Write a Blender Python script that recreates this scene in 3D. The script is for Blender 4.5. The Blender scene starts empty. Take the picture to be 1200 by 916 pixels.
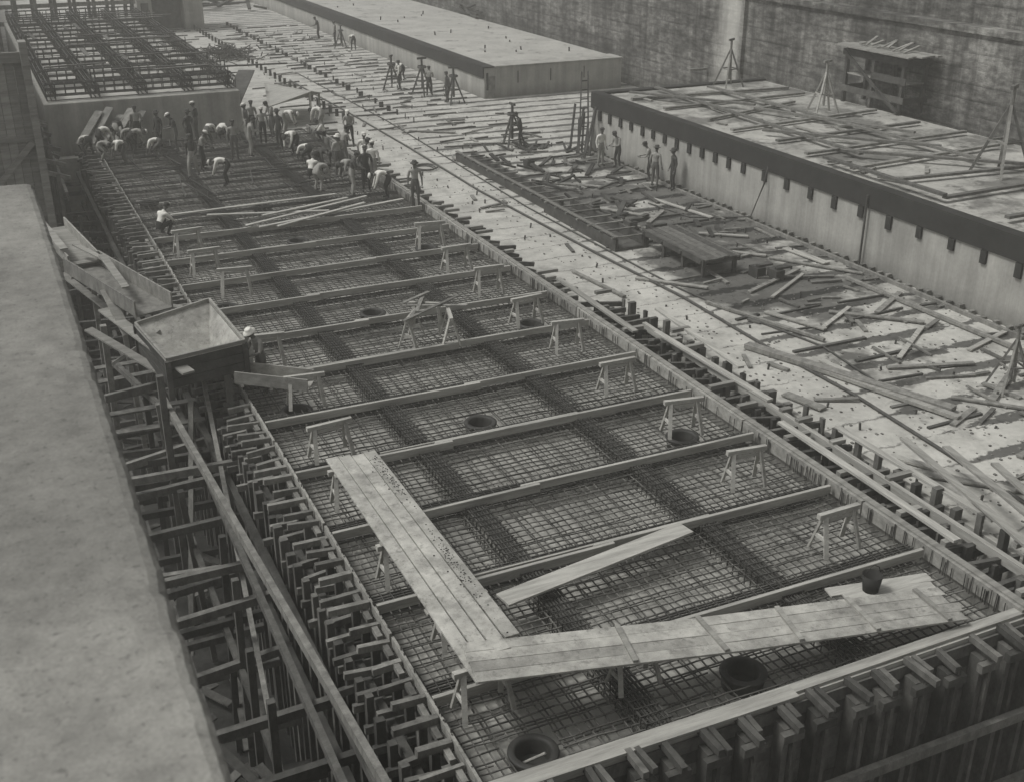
import bpy, math, random
from mathutils import Vector, Matrix
R=random.Random(7)
sc=bpy.context.scene
COL=sc.collection
T=(1.0,.982,0.895)   # faded monochrome print tint

# ------------------------------------------------------------ materials
def mat(name,lo,hi,scale=2.0,stretch=(1,1,1),rough=.85,island=0.0,bump=.3,fine=30,finea=.25,spots=None,extra=None,bdist=.01):
    m=bpy.data.materials.new(name);m.use_nodes=True
    nt=m.node_tree;N=nt.nodes;L=nt.links
    b=N["Principled BSDF"];b.inputs["Roughness"].default_value=rough
    b.inputs["Specular IOR Level"].default_value=.25
    tc=N.new("ShaderNodeTexCoord");mp=N.new("ShaderNodeMapping");mp.inputs["Scale"].default_value=stretch
    L.new(tc.outputs["Object"],mp.inputs[0])
    n=N.new("ShaderNodeTexNoise");n.inputs["Scale"].default_value=scale;n.inputs["Detail"].default_value=7;n.inputs["Roughness"].default_value=.62
    L.new(mp.outputs[0],n.inputs["Vector"])
    n2=N.new("ShaderNodeTexNoise");n2.inputs["Scale"].default_value=fine;n2.inputs["Detail"].default_value=3
    L.new(mp.outputs[0],n2.inputs["Vector"])
    def math_(op,a,bb,clamp=False):
        q=N.new("ShaderNodeMath");q.operation=op;q.use_clamp=clamp
        for i,x in enumerate((a,bb)):
            if isinstance(x,(int,float)): q.inputs[i].default_value=x
            else: L.new(x,q.inputs[i])
        return q.outputs[0]
    mr=N.new("ShaderNodeMapRange");mr.inputs[1].default_value=.32;mr.inputs[2].default_value=.68
    mr.inputs[3].default_value=lo;mr.inputs[4].default_value=hi
    L.new(n.outputs["Fac"],mr.inputs[0])
    v=mr.outputs[0]
    f=math_("ADD",math_("MULTIPLY",math_("SUBTRACT",n2.outputs["Fac"],.5),finea*2),1.0)
    v=math_("MULTIPLY",v,f)
    if island:
        g=N.new("ShaderNodeNewGeometry")
        r=math_("ADD",math_("MULTIPLY",g.outputs["Random Per Island"],2*island),1-island)
        v=math_("MULTIPLY",v,r)
    if extra: v=extra(N,L,tc,math_,v)
    cr=N.new("ShaderNodeCombineColor")
    for i in range(3):
        L.new(math_("MULTIPLY",v,T[i]),cr.inputs[i])
    L.new(cr.outputs[0],b.inputs["Base Color"])
    if bump:
        bp=N.new("ShaderNodeBump");bp.inputs["Strength"].default_value=bump;bp.inputs["Distance"].default_value=bdist
        h=math_("ADD",n.outputs["Fac"],math_("MULTIPLY",n2.outputs["Fac"],.4))
        L.new(h,bp.inputs["Height"]);L.new(bp.outputs[0],b.inputs["Normal"])
    return m
def noise(N,L,tc,scale,stretch=(1,1,1),detail=5,rough=.6,loc=(0,0,0)):
    mp=N.new("ShaderNodeMapping");mp.inputs["Scale"].default_value=stretch;mp.inputs["Location"].default_value=loc
    L.new(tc.outputs["Object"],mp.inputs[0])
    n=N.new("ShaderNodeTexNoise");n.inputs["Scale"].default_value=scale;n.inputs["Detail"].default_value=detail;n.inputs["Roughness"].default_value=rough
    L.new(mp.outputs[0],n.inputs["Vector"]);return n.outputs["Fac"]
def maprange(N,L,x,a,b,c,d):
    q=N.new("ShaderNodeMapRange")
    for i,t in enumerate((a,b,c,d)): q.inputs[i+1].default_value=t
    L.new(x,q.inputs[0]);return q.outputs[0]
def sep(N,L,tc):
    s=N.new("ShaderNodeSeparateXYZ");L.new(tc.outputs["Object"],s.inputs[0]);return s.outputs[0],s.outputs[1],s.outputs[2]

WX=mat("wood_grain_x",.20,.36,1.6,(.5,6,6),island=.28,fine=14,finea=.25)
WY=mat("wood_grain_y",.20,.36,1.6,(6,.5,6),island=.28,fine=14,finea=.25)
WB=mat("wood_beam",.15,.28,1.4,(.5,5,5),island=.25,fine=14,finea=.3)
WC=mat("wood_crossbeam",.18,.33,1.4,(.5,5,5),island=.22,fine=14,finea=.3)
WH=mat("wood_sawhorse",.24,.40,1.8,(1,3,3),island=.2,fine=14,finea=.25)
def ex_walk(N,L,tc,M,v):
    a=noise(N,L,tc,1.1,(1,1,1),7,.75,(3,1,0))
    v=M("MULTIPLY",v,maprange(N,L,a,.36,.56,.68,1.05))
    b=noise(N,L,tc,6,(1,1,1),5,.75,(8,1,0))
    return M("MULTIPLY",v,maprange(N,L,b,.34,.46,.6,1))
WW=mat("walkway_wood",.25,.40,1.3,(2.5,2.5,4),island=.16,fine=22,finea=.25,extra=ex_walk)
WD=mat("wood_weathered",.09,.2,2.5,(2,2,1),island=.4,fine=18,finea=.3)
WM=mat("wood_mid_dark",.05,.11,2.5,(2,2,1),island=.5,fine=18,finea=.3)  # timber tone between weathered and dark
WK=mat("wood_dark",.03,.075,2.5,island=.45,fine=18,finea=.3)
BLACK=mat("tar_and_shade_black",.018,.032,1.2,fine=9,finea=.3,bump=.4)  # tar on the bands; painted shade in pockets and pipe hollows
STEEL=mat("rebar_steel",.06,.13,1.5,rough=.7,island=.5,bump=0)
STEELD=mat("rebar_steel_dark",.03,.065,3,rough=.7,island=.45,bump=0)
RING=mat("cast_pipe",.025,.045,4,rough=.6,bump=.2)
IRON=mat("iron",.04,.08,5,rough=.6,bump=.2)
BED=mat("mat_bed_concrete",.24,.42,.55,fine=10,finea=.3,bump=.5,bdist=.03)
MUD=mat("trench_ground",.02,.05,.7,fine=9,finea=.4,bump=.8,bdist=.05)

def ex_floor(N,L,tc,M,v):
    X,Y,Z=sep(N,L,tc)
    big=noise(N,L,tc,.22,(1,1,1),6,.65)
    band=maprange(N,L,X,19.6,21.2,0,1)
    near=maprange(N,L,Y,54,42,0,1)
    near2=maprange(N,L,Y,20,29,0.3,1)
    g=M("MULTIPLY",M("MULTIPLY",band,near),near2)
    thr=maprange(N,L,g,0,1,.30,.59)
    bl=M("SUBTRACT",thr,big)
    d1=maprange(N,L,bl,-.03,.05,0,1)
    v=M("MULTIPLY",v,M("SUBTRACT",1.0,M("MULTIPLY",d1,.74)))
    wob=noise(N,L,tc,1.6,(1,1,1),6,.75)
    yy=M("ADD",Y,M("MULTIPLY",M("SUBTRACT",wob,.5),.62))
    fr=M("FRACT",M("DIVIDE",yy,1.36),0)
    tri=M("ABSOLUTE",M("SUBTRACT",fr,.5),0)
    gate=noise(N,L,tc,.6,(.7,1.8,1),5,.7,(5,2,0))
    w=M("MULTIPLY",maprange(N,L,gate,.34,.50,0,.18),maprange(N,L,X,19.3,20.8,.16,1))
    jn=maprange(N,L,M("SUBTRACT",w,tri),-.01,.03,0,.78)
    v=M("MULTIPLY",v,M("SUBTRACT",1.0,jn))
    sd=maprange(N,L,X,19.3,20.8,.3,1)
    sp=noise(N,L,tc,2.0,(1,1,1),7,.75,(9,1,3))
    s=M("MULTIPLY",maprange(N,L,sp,.55,.66,0,.5),sd)
    v=M("MULTIPLY",v,M("SUBTRACT",1.0,s))
    sp=noise(N,L,tc,.9,(1,1,1),5,.7,(2,6,3))
    return M("MULTIPLY",v,M("SUBTRACT",1.0,maprange(N,L,sp,.48,.7,0,.35)))
FLOOR=mat("floor_concrete",.34,.47,.5,fine=6,finea=.2,bump=.4,bdist=.03,extra=ex_floor)
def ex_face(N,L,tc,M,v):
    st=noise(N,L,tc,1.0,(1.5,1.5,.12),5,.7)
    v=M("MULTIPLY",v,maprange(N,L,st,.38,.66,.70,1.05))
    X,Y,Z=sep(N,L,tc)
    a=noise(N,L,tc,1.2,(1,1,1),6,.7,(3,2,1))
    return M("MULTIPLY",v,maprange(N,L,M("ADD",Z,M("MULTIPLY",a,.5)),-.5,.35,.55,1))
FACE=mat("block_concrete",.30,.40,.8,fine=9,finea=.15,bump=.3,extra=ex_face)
def ex_top(N,L,tc,M,v):
    a=noise(N,L,tc,.35,(1,1,1),7,.7)
    v=M("MULTIPLY",v,maprange(N,L,a,.42,.52,.42,1))
    b=noise(N,L,tc,1.6,(1,1,1),5,.7,(3,3,3))
    return M("MULTIPLY",v,maprange(N,L,b,.36,.45,.5,1))
TOPL=mat("block_top_light",.29,.40,.5,fine=7,finea=.2,bump=.3,extra=lambda N,L,tc,M,v:M("MULTIPLY",v,maprange(N,L,noise(N,L,tc,.8,(1,1,1),6,.75),.36,.44,.42,1)))
TOPD=mat("block_top_stained",.26,.42,.5,fine=7,finea=.25,bump=.4,extra=ex_top)
def ex_wall(N,L,tc,M,v):
    X,Y,Z=sep(N,L,tc)
    st=noise(N,L,tc,1.0,(.2,1.6,.12),7,.75)
    v=M("MULTIPLY",v,maprange(N,L,st,.38,.64,.45,1.25))
    pa=noise(N,L,tc,.5,(1,.5,1.3),7,.7,(1,5,2))
    v=M("MULTIPLY",v,maprange(N,L,pa,.40,.60,.5,1.15))
    sm=noise(N,L,tc,2.6,(1,.6,1.8),6,.75,(4,1,2))
    v=M("MULTIPLY",v,maprange(N,L,sm,.42,.6,.55,1.3))
    wob=M("MULTIPLY",noise(N,L,tc,.5,(1,1,1),2),.10)
    fr=M("FRACT",M("DIVIDE",M("ADD",Z,wob),.62),0)
    lg=noise(N,L,tc,.7,(1,.5,1),4,.7,(7,7,1))
    ln=M("MULTIPLY",maprange(N,L,fr,.0,.22,.75,0),maprange(N,L,lg,.35,.6,.1,1))
    v=M("MULTIPLY",v,M("SUBTRACT",1.0,ln))
    yb=M("ABSOLUTE",M("SUBTRACT",M("ADD",Y,M("MULTIPLY",noise(N,L,tc,1.2,(1,1,.25),5,.7),1.6)),54.8),0)
    return M("ADD",v,M("MULTIPLY",maprange(N,L,yb,.3,1.7,.34,0),maprange(N,L,Z,-1,4,.5,1)))
WALL=mat("retaining_wall_concrete",.11,.21,.35,fine=6,finea=.3,bump=.5,bdist=.04,extra=ex_wall)
def ex_near(N,L,tc,M,v):
    a=noise(N,L,tc,1.4,(1,1,1),8,.72)
    v=M("MULTIPLY",v,maprange(N,L,a,.33,.62,.74,1.1))
    b=noise(N,L,tc,7,(1,1,1),5,.75,(2,2,2))
    v=M("MULTIPLY",v,maprange(N,L,b,.36,.6,.82,1.08))
    c=noise(N,L,tc,24,(1,1,1),3,.7,(5,2,2))
    return M("MULTIPLY",v,maprange(N,L,c,.58,.68,1,.62))
NEAR=mat("parapet_concrete",.17,.23,.5,fine=60,finea=.25,bump=.9,bdist=.008,extra=ex_near)
def flat(n,c,r=.9): return mat(n,c*.85,c*1.15,9,rough=r,bump=.2,fine=40,finea=.1)
SH_W=flat("shirt_white",.6);SH_G=flat("shirt_grey",.26);SH_D=flat("shirt_dark",.05)
PA_D=flat("trousers_dark",.035);PA_G=flat("trousers_grey",.10);PA_L=flat("trousers_khaki",.26)
SK=flat("skin",.11,.6);HAIR=flat("hair",.03);SHOE=flat("shoe_leather",.04,.6)
HATL=flat("hat_straw",.55);HATD=flat("hat_felt",.05)

# ------------------------------------------------------------ mesh accumulator
class M_:
    def __init__(s): s.v=[];s.f=[];s.mi=[]
    def add(s,vs,fs,mi=0):
        o=len(s.v);s.v+= [tuple(x) for x in vs];s.f+=[tuple(i+o for i in f) for f in fs];s.mi+=[mi]*len(fs)
    def box(s,x0,y0,z0,x1,y1,z1,mi=0):
        vs=[(x0,y0,z0),(x1,y0,z0),(x1,y1,z0),(x0,y1,z0),(x0,y0,z1),(x1,y0,z1),(x1,y1,z1),(x0,y1,z1)]
        s.add(vs,[(0,3,2,1),(4,5,6,7),(0,1,5,4),(1,2,6,5),(2,3,7,6),(3,0,4,7)],mi)
    def beam(s,a,b,w,h,mi=0,roll=0):
        a=Vector(a);b=Vector(b);d=(b-a)
        if d.length<1e-5:return
        d.normalize()
        up=Vector((0,0,1)) if abs(d.z)<.97 else Vector((0,1,0))
        r=d.cross(up).normalized();u=r.cross(d)
        if roll:
            q=Matrix.Rotation(roll,3,d);r=q@r;u=q@u
        r*=w/2;u*=h/2
        vs=[a-r-u,a+r-u,a+r+u,a-r+u,b-r-u,b+r-u,b+r+u,b-r+u]
        s.add(vs,[(0,1,2,3),(7,6,5,4),(0,4,5,1),(1,5,6,2),(2,6,7,3),(3,7,4,0)],mi)
    def tube(s,pts,rs,n=6,mi=0,cap=True):
        P=[Vector(p) for p in pts]
        if not isinstance(rs,(list,tuple)): rs=[rs]*len(P)
        o=len(s.v)
        for i,p in enumerate(P):
            d=(P[min(i+1,len(P)-1)]-P[max(i-1,0)]).normalized()
            up=Vector((0,0,1)) if abs(d.z)<.9 else Vector((1,0,0))
            r=d.cross(up).normalized();u=r.cross(d)
            for k in range(n):
                t=2*math.pi*k/n;s.v.append(tuple(p+(r*math.cos(t)+u*math.sin(t))*rs[i]))
        for i in range(len(P)-1):
            for k in range(n):
                a=o+i*n+k;b=o+i*n+(k+1)%n
                s.f.append((a,b,b+n,a+n));s.mi.append(mi)
        if cap:
            s.f.append(tuple(o+k for k in range(n))[::-1]);s.mi.append(mi)
            e=o+(len(P)-1)*n
            s.f.append(tuple(e+k for k in range(n)));s.mi.append(mi)
    def lathe(s,prof,c,n=24,mi=0,M=None):
        o=len(s.v);c=Vector(c)
        for r,z in prof:
            for k in range(n):
                t=2*math.pi*k/n;p=Vector((r*math.cos(t),r*math.sin(t),z))
                if M: p=M@p
                s.v.append(tuple(c+p))
        for i in range(len(prof)-1):
            for k in range(n):
                a=o+i*n+k;b=o+i*n+(k+1)%n
                s.f.append((a,b,b+n,a+n));s.mi.append(mi)
    def ell(s,c,r,n=12,m=8,mi=0,M=None,fn=None):
        o=len(s.v);c=Vector(c)
        for j in range(m+1):
            ph=-math.pi/2+math.pi*j/m
            for k in range(n):
                t=2*math.pi*k/n
                p=Vector((r[0]*math.cos(ph)*math.cos(t),r[1]*math.cos(ph)*math.sin(t),r[2]*math.sin(ph)))
                if fn:p=fn(p)
                if M:p=M@p
                s.v.append(tuple(c+p))
        for j in range(m):
            for k in range(n):
                a=o+j*n+k;b=o+j*n+(k+1)%n
                s.f.append((a,b,b+n,a+n));s.mi.append(mi)
    def mesh(s,name,mats):
        me=bpy.data.meshes.new(name);me.from_pydata(s.v,[],s.f)
        for m in mats: me.materials.append(m)
        me.polygons.foreach_set("material_index",s.mi);me.update();return me
    def obj(s,name,mats,smooth=False,parent=None,bevel=0):
        me=s.mesh(name,mats)
        if smooth:
            me.polygons.foreach_set("use_smooth",[True]*len(me.polygons))
        o=bpy.data.objects.new(name,me);COL.objects.link(o)
        if parent:o.parent=parent
        if bevel:
            b=o.modifiers.new("b","BEVEL");b.width=bevel;b.segments=1;b.limit_method="ANGLE"
        return o
def empty(name,loc=(0,0,0)):
    e=bpy.data.objects.new(name,None);COL.objects.link(e);e.location=loc;return e
def place(me,name,loc,rz=0,sc_=1):
    o=bpy.data.objects.new(name,me);COL.objects.link(o);o.location=loc;o.rotation_euler=(0,0,rz)
    o.scale=(sc_,sc_,sc_);return o
j=lambda a:R.uniform(-a,a)

# ------------------------------------------------------------ ground, floor, walls
g=M_();g.add([(-400,-300,-6.5),(500,-300,-6.5),(500,700,-6.5),(-400,700,-6.5)],[(0,1,2,3)]);g.obj("ground",[MUD])
fz=-.6
f=M_()
f.box(17.3,6,-6.4,38.2,27,fz);f.box(15.9,27,-6.4,38.2,58,fz);f.box(2.6,58,-6.4,38.2,190,fz)
f.obj("dock_floor",[FLOOR])
b=M_();b.box(4.9,11.5,-6.4,15.2,57.9,-.46);b.obj("mat_bed",[BED])

w=M_()
w.box(38.2,-10,-6.4,41,200,6.0);w.box(38.9,-10,6.0,41,200,14)
w.box(38.05,-10,5.75,38.2,200,6.02);w.box(37.98,52.6,-.6,38.2,52.9,5.74)
w.obj("retaining_wall",[WALL])
w=M_()
w.box(-5,46,-6.4,.7,190,5.5);w.obj("retaining_wall",[WALL])
p=M_()
for i in range(9):
    x=-.9+i*.3;p.box(x,44,-5,x+.28,44.08,6.2+j(.15))
p.box(-1,43.85,5.9,1.9,44,6.25);p.box(-1,43.85,3.2,1.9,44,3.4);p.box(-1,43.85,.5,1.9,44,.7)
p.box(1.75,43.6,-6,2,44.3,6.6);p.beam((-.6,43.8,.8),(1.7,43.8,3.2),.08,.2)
p.obj("timber_hoarding",[WB])
m=M_()
for i in range(8):
    y=46.5+i*1.6;m.box(1.1,y,-6,1.3,y+.2,3.6+j(.4));m.box(2.4,y,-6,2.55,y+.2,1.6+j(.3));m.beam((.7,y+.1,2.2+j(.3)),(2.9,y+.1,1.2+j(.4)),.12,.16)
for z in (.2,1.4,2.8): m.beam((1.35,45,z),(1.3,60,z+.1),.1,.2)
m.beam((2.6,45,.9),(2.7,60,1.0),.1,.2)
m.obj("timber_staging",[WD])
# near parapet
n=M_()
xs=[-3,-2,-1,-.4,0,.2,.30,.335,.355,.365]
zs=[9.5,9.5,9.5,9.5,9.5,9.5,9.497,9.485,9.46,9.42]
prof=[(x,z) for x,z in zip(xs,zs)]+[(.365,8.6),(.37,4),(.38,-6.4)]
ys=[-3+i*.05 for i in range(int(13.7/.05)+1)]+[10.74,10.76]
K=len(prof);Rn=len(ys)
chip=0
for i,y in enumerate(ys):
    e=0.05 if i==Rn-1 else (0.012 if i==Rn-2 else 0)
    if R.random()<.07: chip=R.uniform(.006,.022)
    chip*=.6
    for k,(x,z) in enumerate(prof):
        c=chip if 6<=k<=9 else 0
        n.v.append((x+(j(.003) if k>5 else 0)-c,y,z-e-c*.7+j(.0015)))
for i in range(Rn-1):
    for k in range(K-1):
        a=i*K+k;n.f.append((a,a+1,a+K+1,a+K));n.mi.append(0)
e=(Rn-1)*K
o=len(n.v);n.v.append((-3,10.77,-6.4));n.f.append(tuple(range(e,e+K))+(o,));n.mi.append(0)
n.obj("parapet_wall",[NEAR],smooth=False)

# ------------------------------------------------------------ concrete blocks
def block(name,x0,x1,y0,y1,top,tm):
    par=empty(name)
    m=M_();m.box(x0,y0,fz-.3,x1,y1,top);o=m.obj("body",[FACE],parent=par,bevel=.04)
    t=M_();t.add([(x0+.12,y0+.12,top+.006),(x1-.12,y0+.12,top+.006),(x1-.12,y1-.12,top+.006),(x0+.12,y1-.12,top+.006)],[(0,1,2,3)]);t.obj("top_surface",[tm],parent=par)
    return par
B1=block("concrete_block",27.1,36.9,8,49.2,2.1,TOPD)
m=M_()
m.box(27.03,8,1.46,27.1,49.25,2.16);m.box(27.04,8,2.1,27.5,49.25,2.2);m.box(27.5,48.8,2.1,36.9,49.2,2.2)
m.obj("tarred_band",[BLACK],parent=B1)
m=M_()
y=9.2;
while y<48.7:
    m.box(27.02,y,1.02+j(.05),27.11,y+.24+j(.02),1.44,0);y+=(1.36 if y<36 else .95)+j(.06)
m.obj("form_pocket_shade",[BLACK],parent=B1)  # solid dark blocks, their colour stands for shade in the notches
m=M_()
for y in (15.5,21.5,29.5): m.tube([(26.98,y,fz),(26.98,y,1.9)],.04,8)
m.obj("riser_pipes",[IRON],parent=B1)
m=M_()
y=9
while y<49:
    m.box(26.85,y,fz,27.05,y+.12,fz+.13+j(.05));y+=.45+j(.08)
m.beam((26.7,22,fz+.06),(26.7,48.6,fz+.06),.12,.12)
m.obj("base_cleats",[WD],parent=B1)

B2=block("concrete_block",27.8,37.2,63.9,150,1.2,TOPL)
m=M_();m.box(27.72,63.9,.6,27.8,150,1.25);m.box(27.74,63.8,1.2,28.45,150,1.27);m.obj("tarred_band",[BLACK],parent=B2)
m=M_();m.box(28.5,63.85,1.205,37.25,65.5,1.26);m.box(27.95,63.83,-.1,28.05,63.9,.9,1);m.box(28.1,63.82,fz,28.5,63.9,.7,2)
for x in (30,32.2,34.5): m.box(x,63.87,.2,x+.06,63.9,.9,1)
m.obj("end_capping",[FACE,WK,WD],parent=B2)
m=M_()
for i in range(40):
    x=R.uniform(28.6,36.8);y=R.uniform(67,130);m.tube([(x,y,1.2),(x+j(.05),y,1.2+R.uniform(.1,.3))],.05,6)
m.obj("dowels",[IRON],parent=B2)

B3=block("concrete_block",3.0,12.2,58.6,93,1.9,TOPL)
m=M_()
def lattice(a,b,h=.55,w=.4,st=.45,r=.022,mi=0):
    a=Vector(a);b=Vector(b);d=(b-a);Lh=d.length;d.normalize();s=d.cross(Vector((0,0,1)))*w/2
    for sx in (-1,0,1):
        for hz in (0,h*.5,h): m.beam(a+s*sx+Vector((0,0,hz)),b+s*sx+Vector((0,0,hz)),r*2,r*2,mi)
    k=0
    while k<Lh:
        p=a+d*k
        for sx in (-1,1): m.beam(p+s*sx,p+s*sx+Vector((0,0,h+j(.05))),r*1.6,r*1.6,mi)
        m.beam(p-s+Vector((0,0,h)),p+s+Vector((0,0,h)),r*1.6,r*1.6,mi)
        k+=st
for x in (3.4,5.4,7.6,9.8,11.9): lattice((x,59,2.0),(x+j(.1),92.5,2.0))
y=59.4
while y<93: lattice((3.2,y,2.15),(12.0,y+j(.2),2.15),w=.5);y+=4.1
for i in range(22):
    y=59+i*1.5;m.beam((3.2,y,1.98),(12,y+j(.1),1.98),.03,.03)
for k in range(90):
    x=R.choice((3.4,5.4,7.6,9.8,11.9))+j(.2);y=R.uniform(59,92);m.beam((x,y,2),(x+j(.05),y,2.7+R.random()*.5),.04,.04)
m.obj("reinforcement_cage",[STEELD])
m=M_()
for i in range(24):
    x=R.uniform(3.4,11.5);y=R.uniform(60,91);a=R.choice([0,0,math.pi/2])+j(.15);l=R.uniform(1.5,4)
    m.beam((x,y,2.8),(x+l*math.cos(a),y+l*math.sin(a),2.8),.2,.06)
m.obj("scaffold_planks",[WM])

# ------------------------------------------------------------ REBAR MAT
X0,X1,Y0,Y1=4.95,15.1,11.6,57.8
BY=[13.7+2.7*i for i in range(11)]
ring=[(6,12.15),(10,12.4),(13.8,20.2),(9.8,22.9),(5.9,25.4),(13.7,28.3),(9.8,31.1),(5.9,33.4),(13.6,36.5),(9.7,39.2),(5.8,41.5),(9.7,44.4),(5.7,46.8)]
m=M_()
def bars(z,pitch,r,dy=0,seg=.6):
    x=X0+.1
    while x<X1:
        y=Y0;xx=x+j(.02)
        prev=(xx,y,z)
        while y<Y1:
            y2=min(y+seg,Y1);cur=(xx+j(.014),y2,z+j(.012))
            mid=(y+y2)/2
            if not any(abs(xx-a)<.36 and abs(mid-b_)<.36+seg*.3 for a,b_ in ring): m.beam(prev,cur,r,r,0)
            prev=cur;y=y2
        x+=pitch
    y=Y0+.1+dy
    while y<Y1:
        x=X0;yy=y+j(.025);prev=(x,yy,z+r)
        while x<X1:
            x2=min(x+seg,X1);cur=(x2,yy+j(.018),z+r+j(.012))
            mid=(x+x2)/2
            if not any(abs(yy-b_)<.36 and abs(mid-a)<.36+seg*.3 for a,b_ in ring): m.beam(prev,cur,r,r,0)
            prev=cur;x=x2
        y+=pitch
bars(-.20,.18,.021,0,.3)
bars(-.36,.54,.02,.08,.45)
m.obj("rebar_mat",[STEEL])
m=M_()
for x in (8.0,12.0):
    for k in range(7):
        for z in (-.06,-.3): 
            yy=Y0
            while yy<Y1:
                m.beam((x-.2+k*.065+j(.012),yy,z+j(.02)),(x-.2+k*.065+j(.012),min(yy+2.7,Y1),z+j(.02)),.028,.028);yy+=2.7
    y=Y0
    while y<Y1: m.beam((x-.24,y,-.02),(x+.24,y+j(.03),-.02),.018,.018);m.beam((x-.24,y,0),(x-.24,y,-.45),.018,.018);y+=.19
for by in BY+[43.4,46.1,48.8,51.5,54.2]:
    for k in range(5):
        for z in (-.05,-.3):
            m.beam((X0,by+.16+k*.07+j(.01),z),(X1,by+.16+k*.07+j(.015),z+j(.01)),.028,.028)
    x=X0
    while x<X1: m.beam((x,by+.12,0),(x+j(.02),by+.5,0),.018,.018);x+=.2
for i in range(260):
    y=R.uniform(11.7,57);m.tube([(X1+.02,y,-.2),(X1+.03+j(.02),y,.06+R.uniform(0,.12))],.012,4)
    y=R.uniform(11.7,57);m.tube([(X0-.02,y,-.2),(X0-.04+j(.02),y,.05+R.uniform(0,.15))],.012,4)
m.obj("rebar_girder",[STEELD])
pm=M_();pm.lathe([(.25,-.455),(.275,-.20),(.285,-.165),(.31,-.15),(.385,-.155),(.40,-.17),(.40,-.20),(.37,-.22),(.35,-.47)],(0,0,0),36)
pm.lathe([(.27,-.44),(.0,-.44)],(0,0,0),36,1)  # black disc paints the shade inside the pipe
pme=pm.mesh("pipe_collar",[RING,BLACK]);pme.polygons.foreach_set("use_smooth",[True]*len(pme.polygons))
for i,(x,y) in enumerate(ring): place(pme,"pipe_collar",(x+j(.03),y,.0),j(3))
m=M_();m.tube([(5.86,12.24,-.42),(6.12,12.0,-.13)],.022,6);m.obj("rod_in_pipe",[WX])
for i,y in enumerate(BY):
    m=M_();a=j(.05);xj=R.uniform(8.5,11.5);sk_=j(.06)
    m.beam((4.95,y+a,.0),(xj,y+sk_,.01),.08,.19);m.beam((xj-.4,y+.085+sk_,.015),(15.08,y+.085+j(.05),.015),.08,.18)
    if i%2: m.beam((R.uniform(5,8),y+.22,-.02),(R.uniform(9,13),y+.24,-.02),.05,.12)
    m.obj("timber_beam",[WC],bevel=.006)
# ------------------------------------------------------------ sawhorses
def sawhorse():
    m=M_();m.beam((-.5,0,.80),(.5,0,.80),.10,.10)
    for sx in (-1,1):
        for sy in (-1,1):
            m.beam((sx*.34,sy*.03,.78),(sx*.42,sy*.25,0),.09,.04)
        m.beam((sx*.395,-.16,.34),(sx*.395,.16,.34),.035,.08)
    m.beam((-.28,-.05,.7),(.28,-.05,.7),.025,.07)
    return m.mesh("sawhorse",[WH])
SM=sawhorse()
hl=[(13.6,14.6),(13.5,17.4),(13.6,20.1),(13.5,22.7),(13.6,25.6),(13.4,28.0),(13.4,30.7),(13.4,33.3),(13.5,36.0),
    (5.9,22.4),(6.2,25.2),(5.9,28.2),(6.4,33.9),(5.9,36.2),(5.8,38.7),(5.75,20.1),(5.8,17.1),(5.9,14.9),(5.6,13.2)]
for i,(x,y) in enumerate(hl):
    o=place(SM,"sawhorse",(x+j(.08),y+j(.1),.02 if i<15 else -.0),j(.18) if i<15 else j(.08))
    if i<15: o.scale=(1+j(.08),1+j(.08),1+j(.05))
o=place(SM,"sawhorse",(8.1,12.78,-.04),.05);o.scale=(.9,.9,.78)
for x,y,a in ((9.9,27.9,.9),(10.6,28.6,-.5),(10.9,27.6,1.3)): place(SM,"sawhorse",(x,y,.02),a)
m=M_()
for i in range(6): m.beam((10+j(.6),28+j(.6),.87+i*.025),(11+j(.6),28.4+j(.8),.88+i*.025),.1,.025)
m.obj("plank_stack",[WD])
# ------------------------------------------------------------ walkway
W=empty("plank_walkway")
m=M_()
for i in range(4):
    x=5.45+i*.262
    m.beam((x,20.55+j(.08),.9+i*.004),(x+.02*i,12.75+i*.27,.9+i*.004),.252,.045)
m.obj("deck",[WW],parent=W,bevel=.004)
m=M_()
for yy in (19.9,17.1,14.8): m.beam((5.3,yy,.855),(6.4,yy,.855),.16,.04)
m.obj("underbearers",[WB],parent=W)
m=M_()
A=Vector((5.35,13.15,.96));Bv=Vector((14.1,11.98,.22))
d=(Bv-A);dn=d.normalized();side=dn.cross(Vector((0,0,1))).normalized()
for i in range(4):
    o=side*(-.40+i*.25)
    c=A.lerp(Bv,.45+(i%2)*.06)+Vector((0,0,-.05))
    m.beam(A+o+dn*abs(j(.05)),c+o,.242,.04);m.beam(c+o,Bv+o+dn*j(.1),.242,.04)
m.obj("ramp_deck",[WW],parent=W,bevel=.004)
m=M_()
for t in (.30,.47,.63,.79,.95):
    c=A.lerp(Bv,t)+Vector((0,0,-.05*(t/.47 if t<.47 else (1-t)/.53)+.045))
    m.beam(c-side*.5+dn*j(.05),c+side*.46+dn*j(.06),.085,.055)
m.obj("cleats",[WB],parent=W)
m=M_()
for i in range(700):
    x=6.32-abs(R.gauss(0,.10));y=R.uniform(13.6,20.3);s=R.uniform(.006,.02)
    if R.random()<.4+.4*math.sin(y*1.7): m.lathe([(s,0),(s*.6,s*.7),(0,s*.8)],(x,y,.934),5)
m.obj("mortar_droppings",[MUD],parent=W)
def plank(a,b,w=.25,h=.045,mt=None,name="loose_plank"):
    m=M_();m.beam(a,b,w,h);return m.obj(name,[mt or WX],bevel=.004)
plank((7.0,15.5,.16),(11.3,16.2,.17),.42,.05)
plank((12.4,13.25,.16),(14.4,12.85,.17),.26);plank((12.55,12.98,.18),(14.25,12.6,.19),.22)
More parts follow.
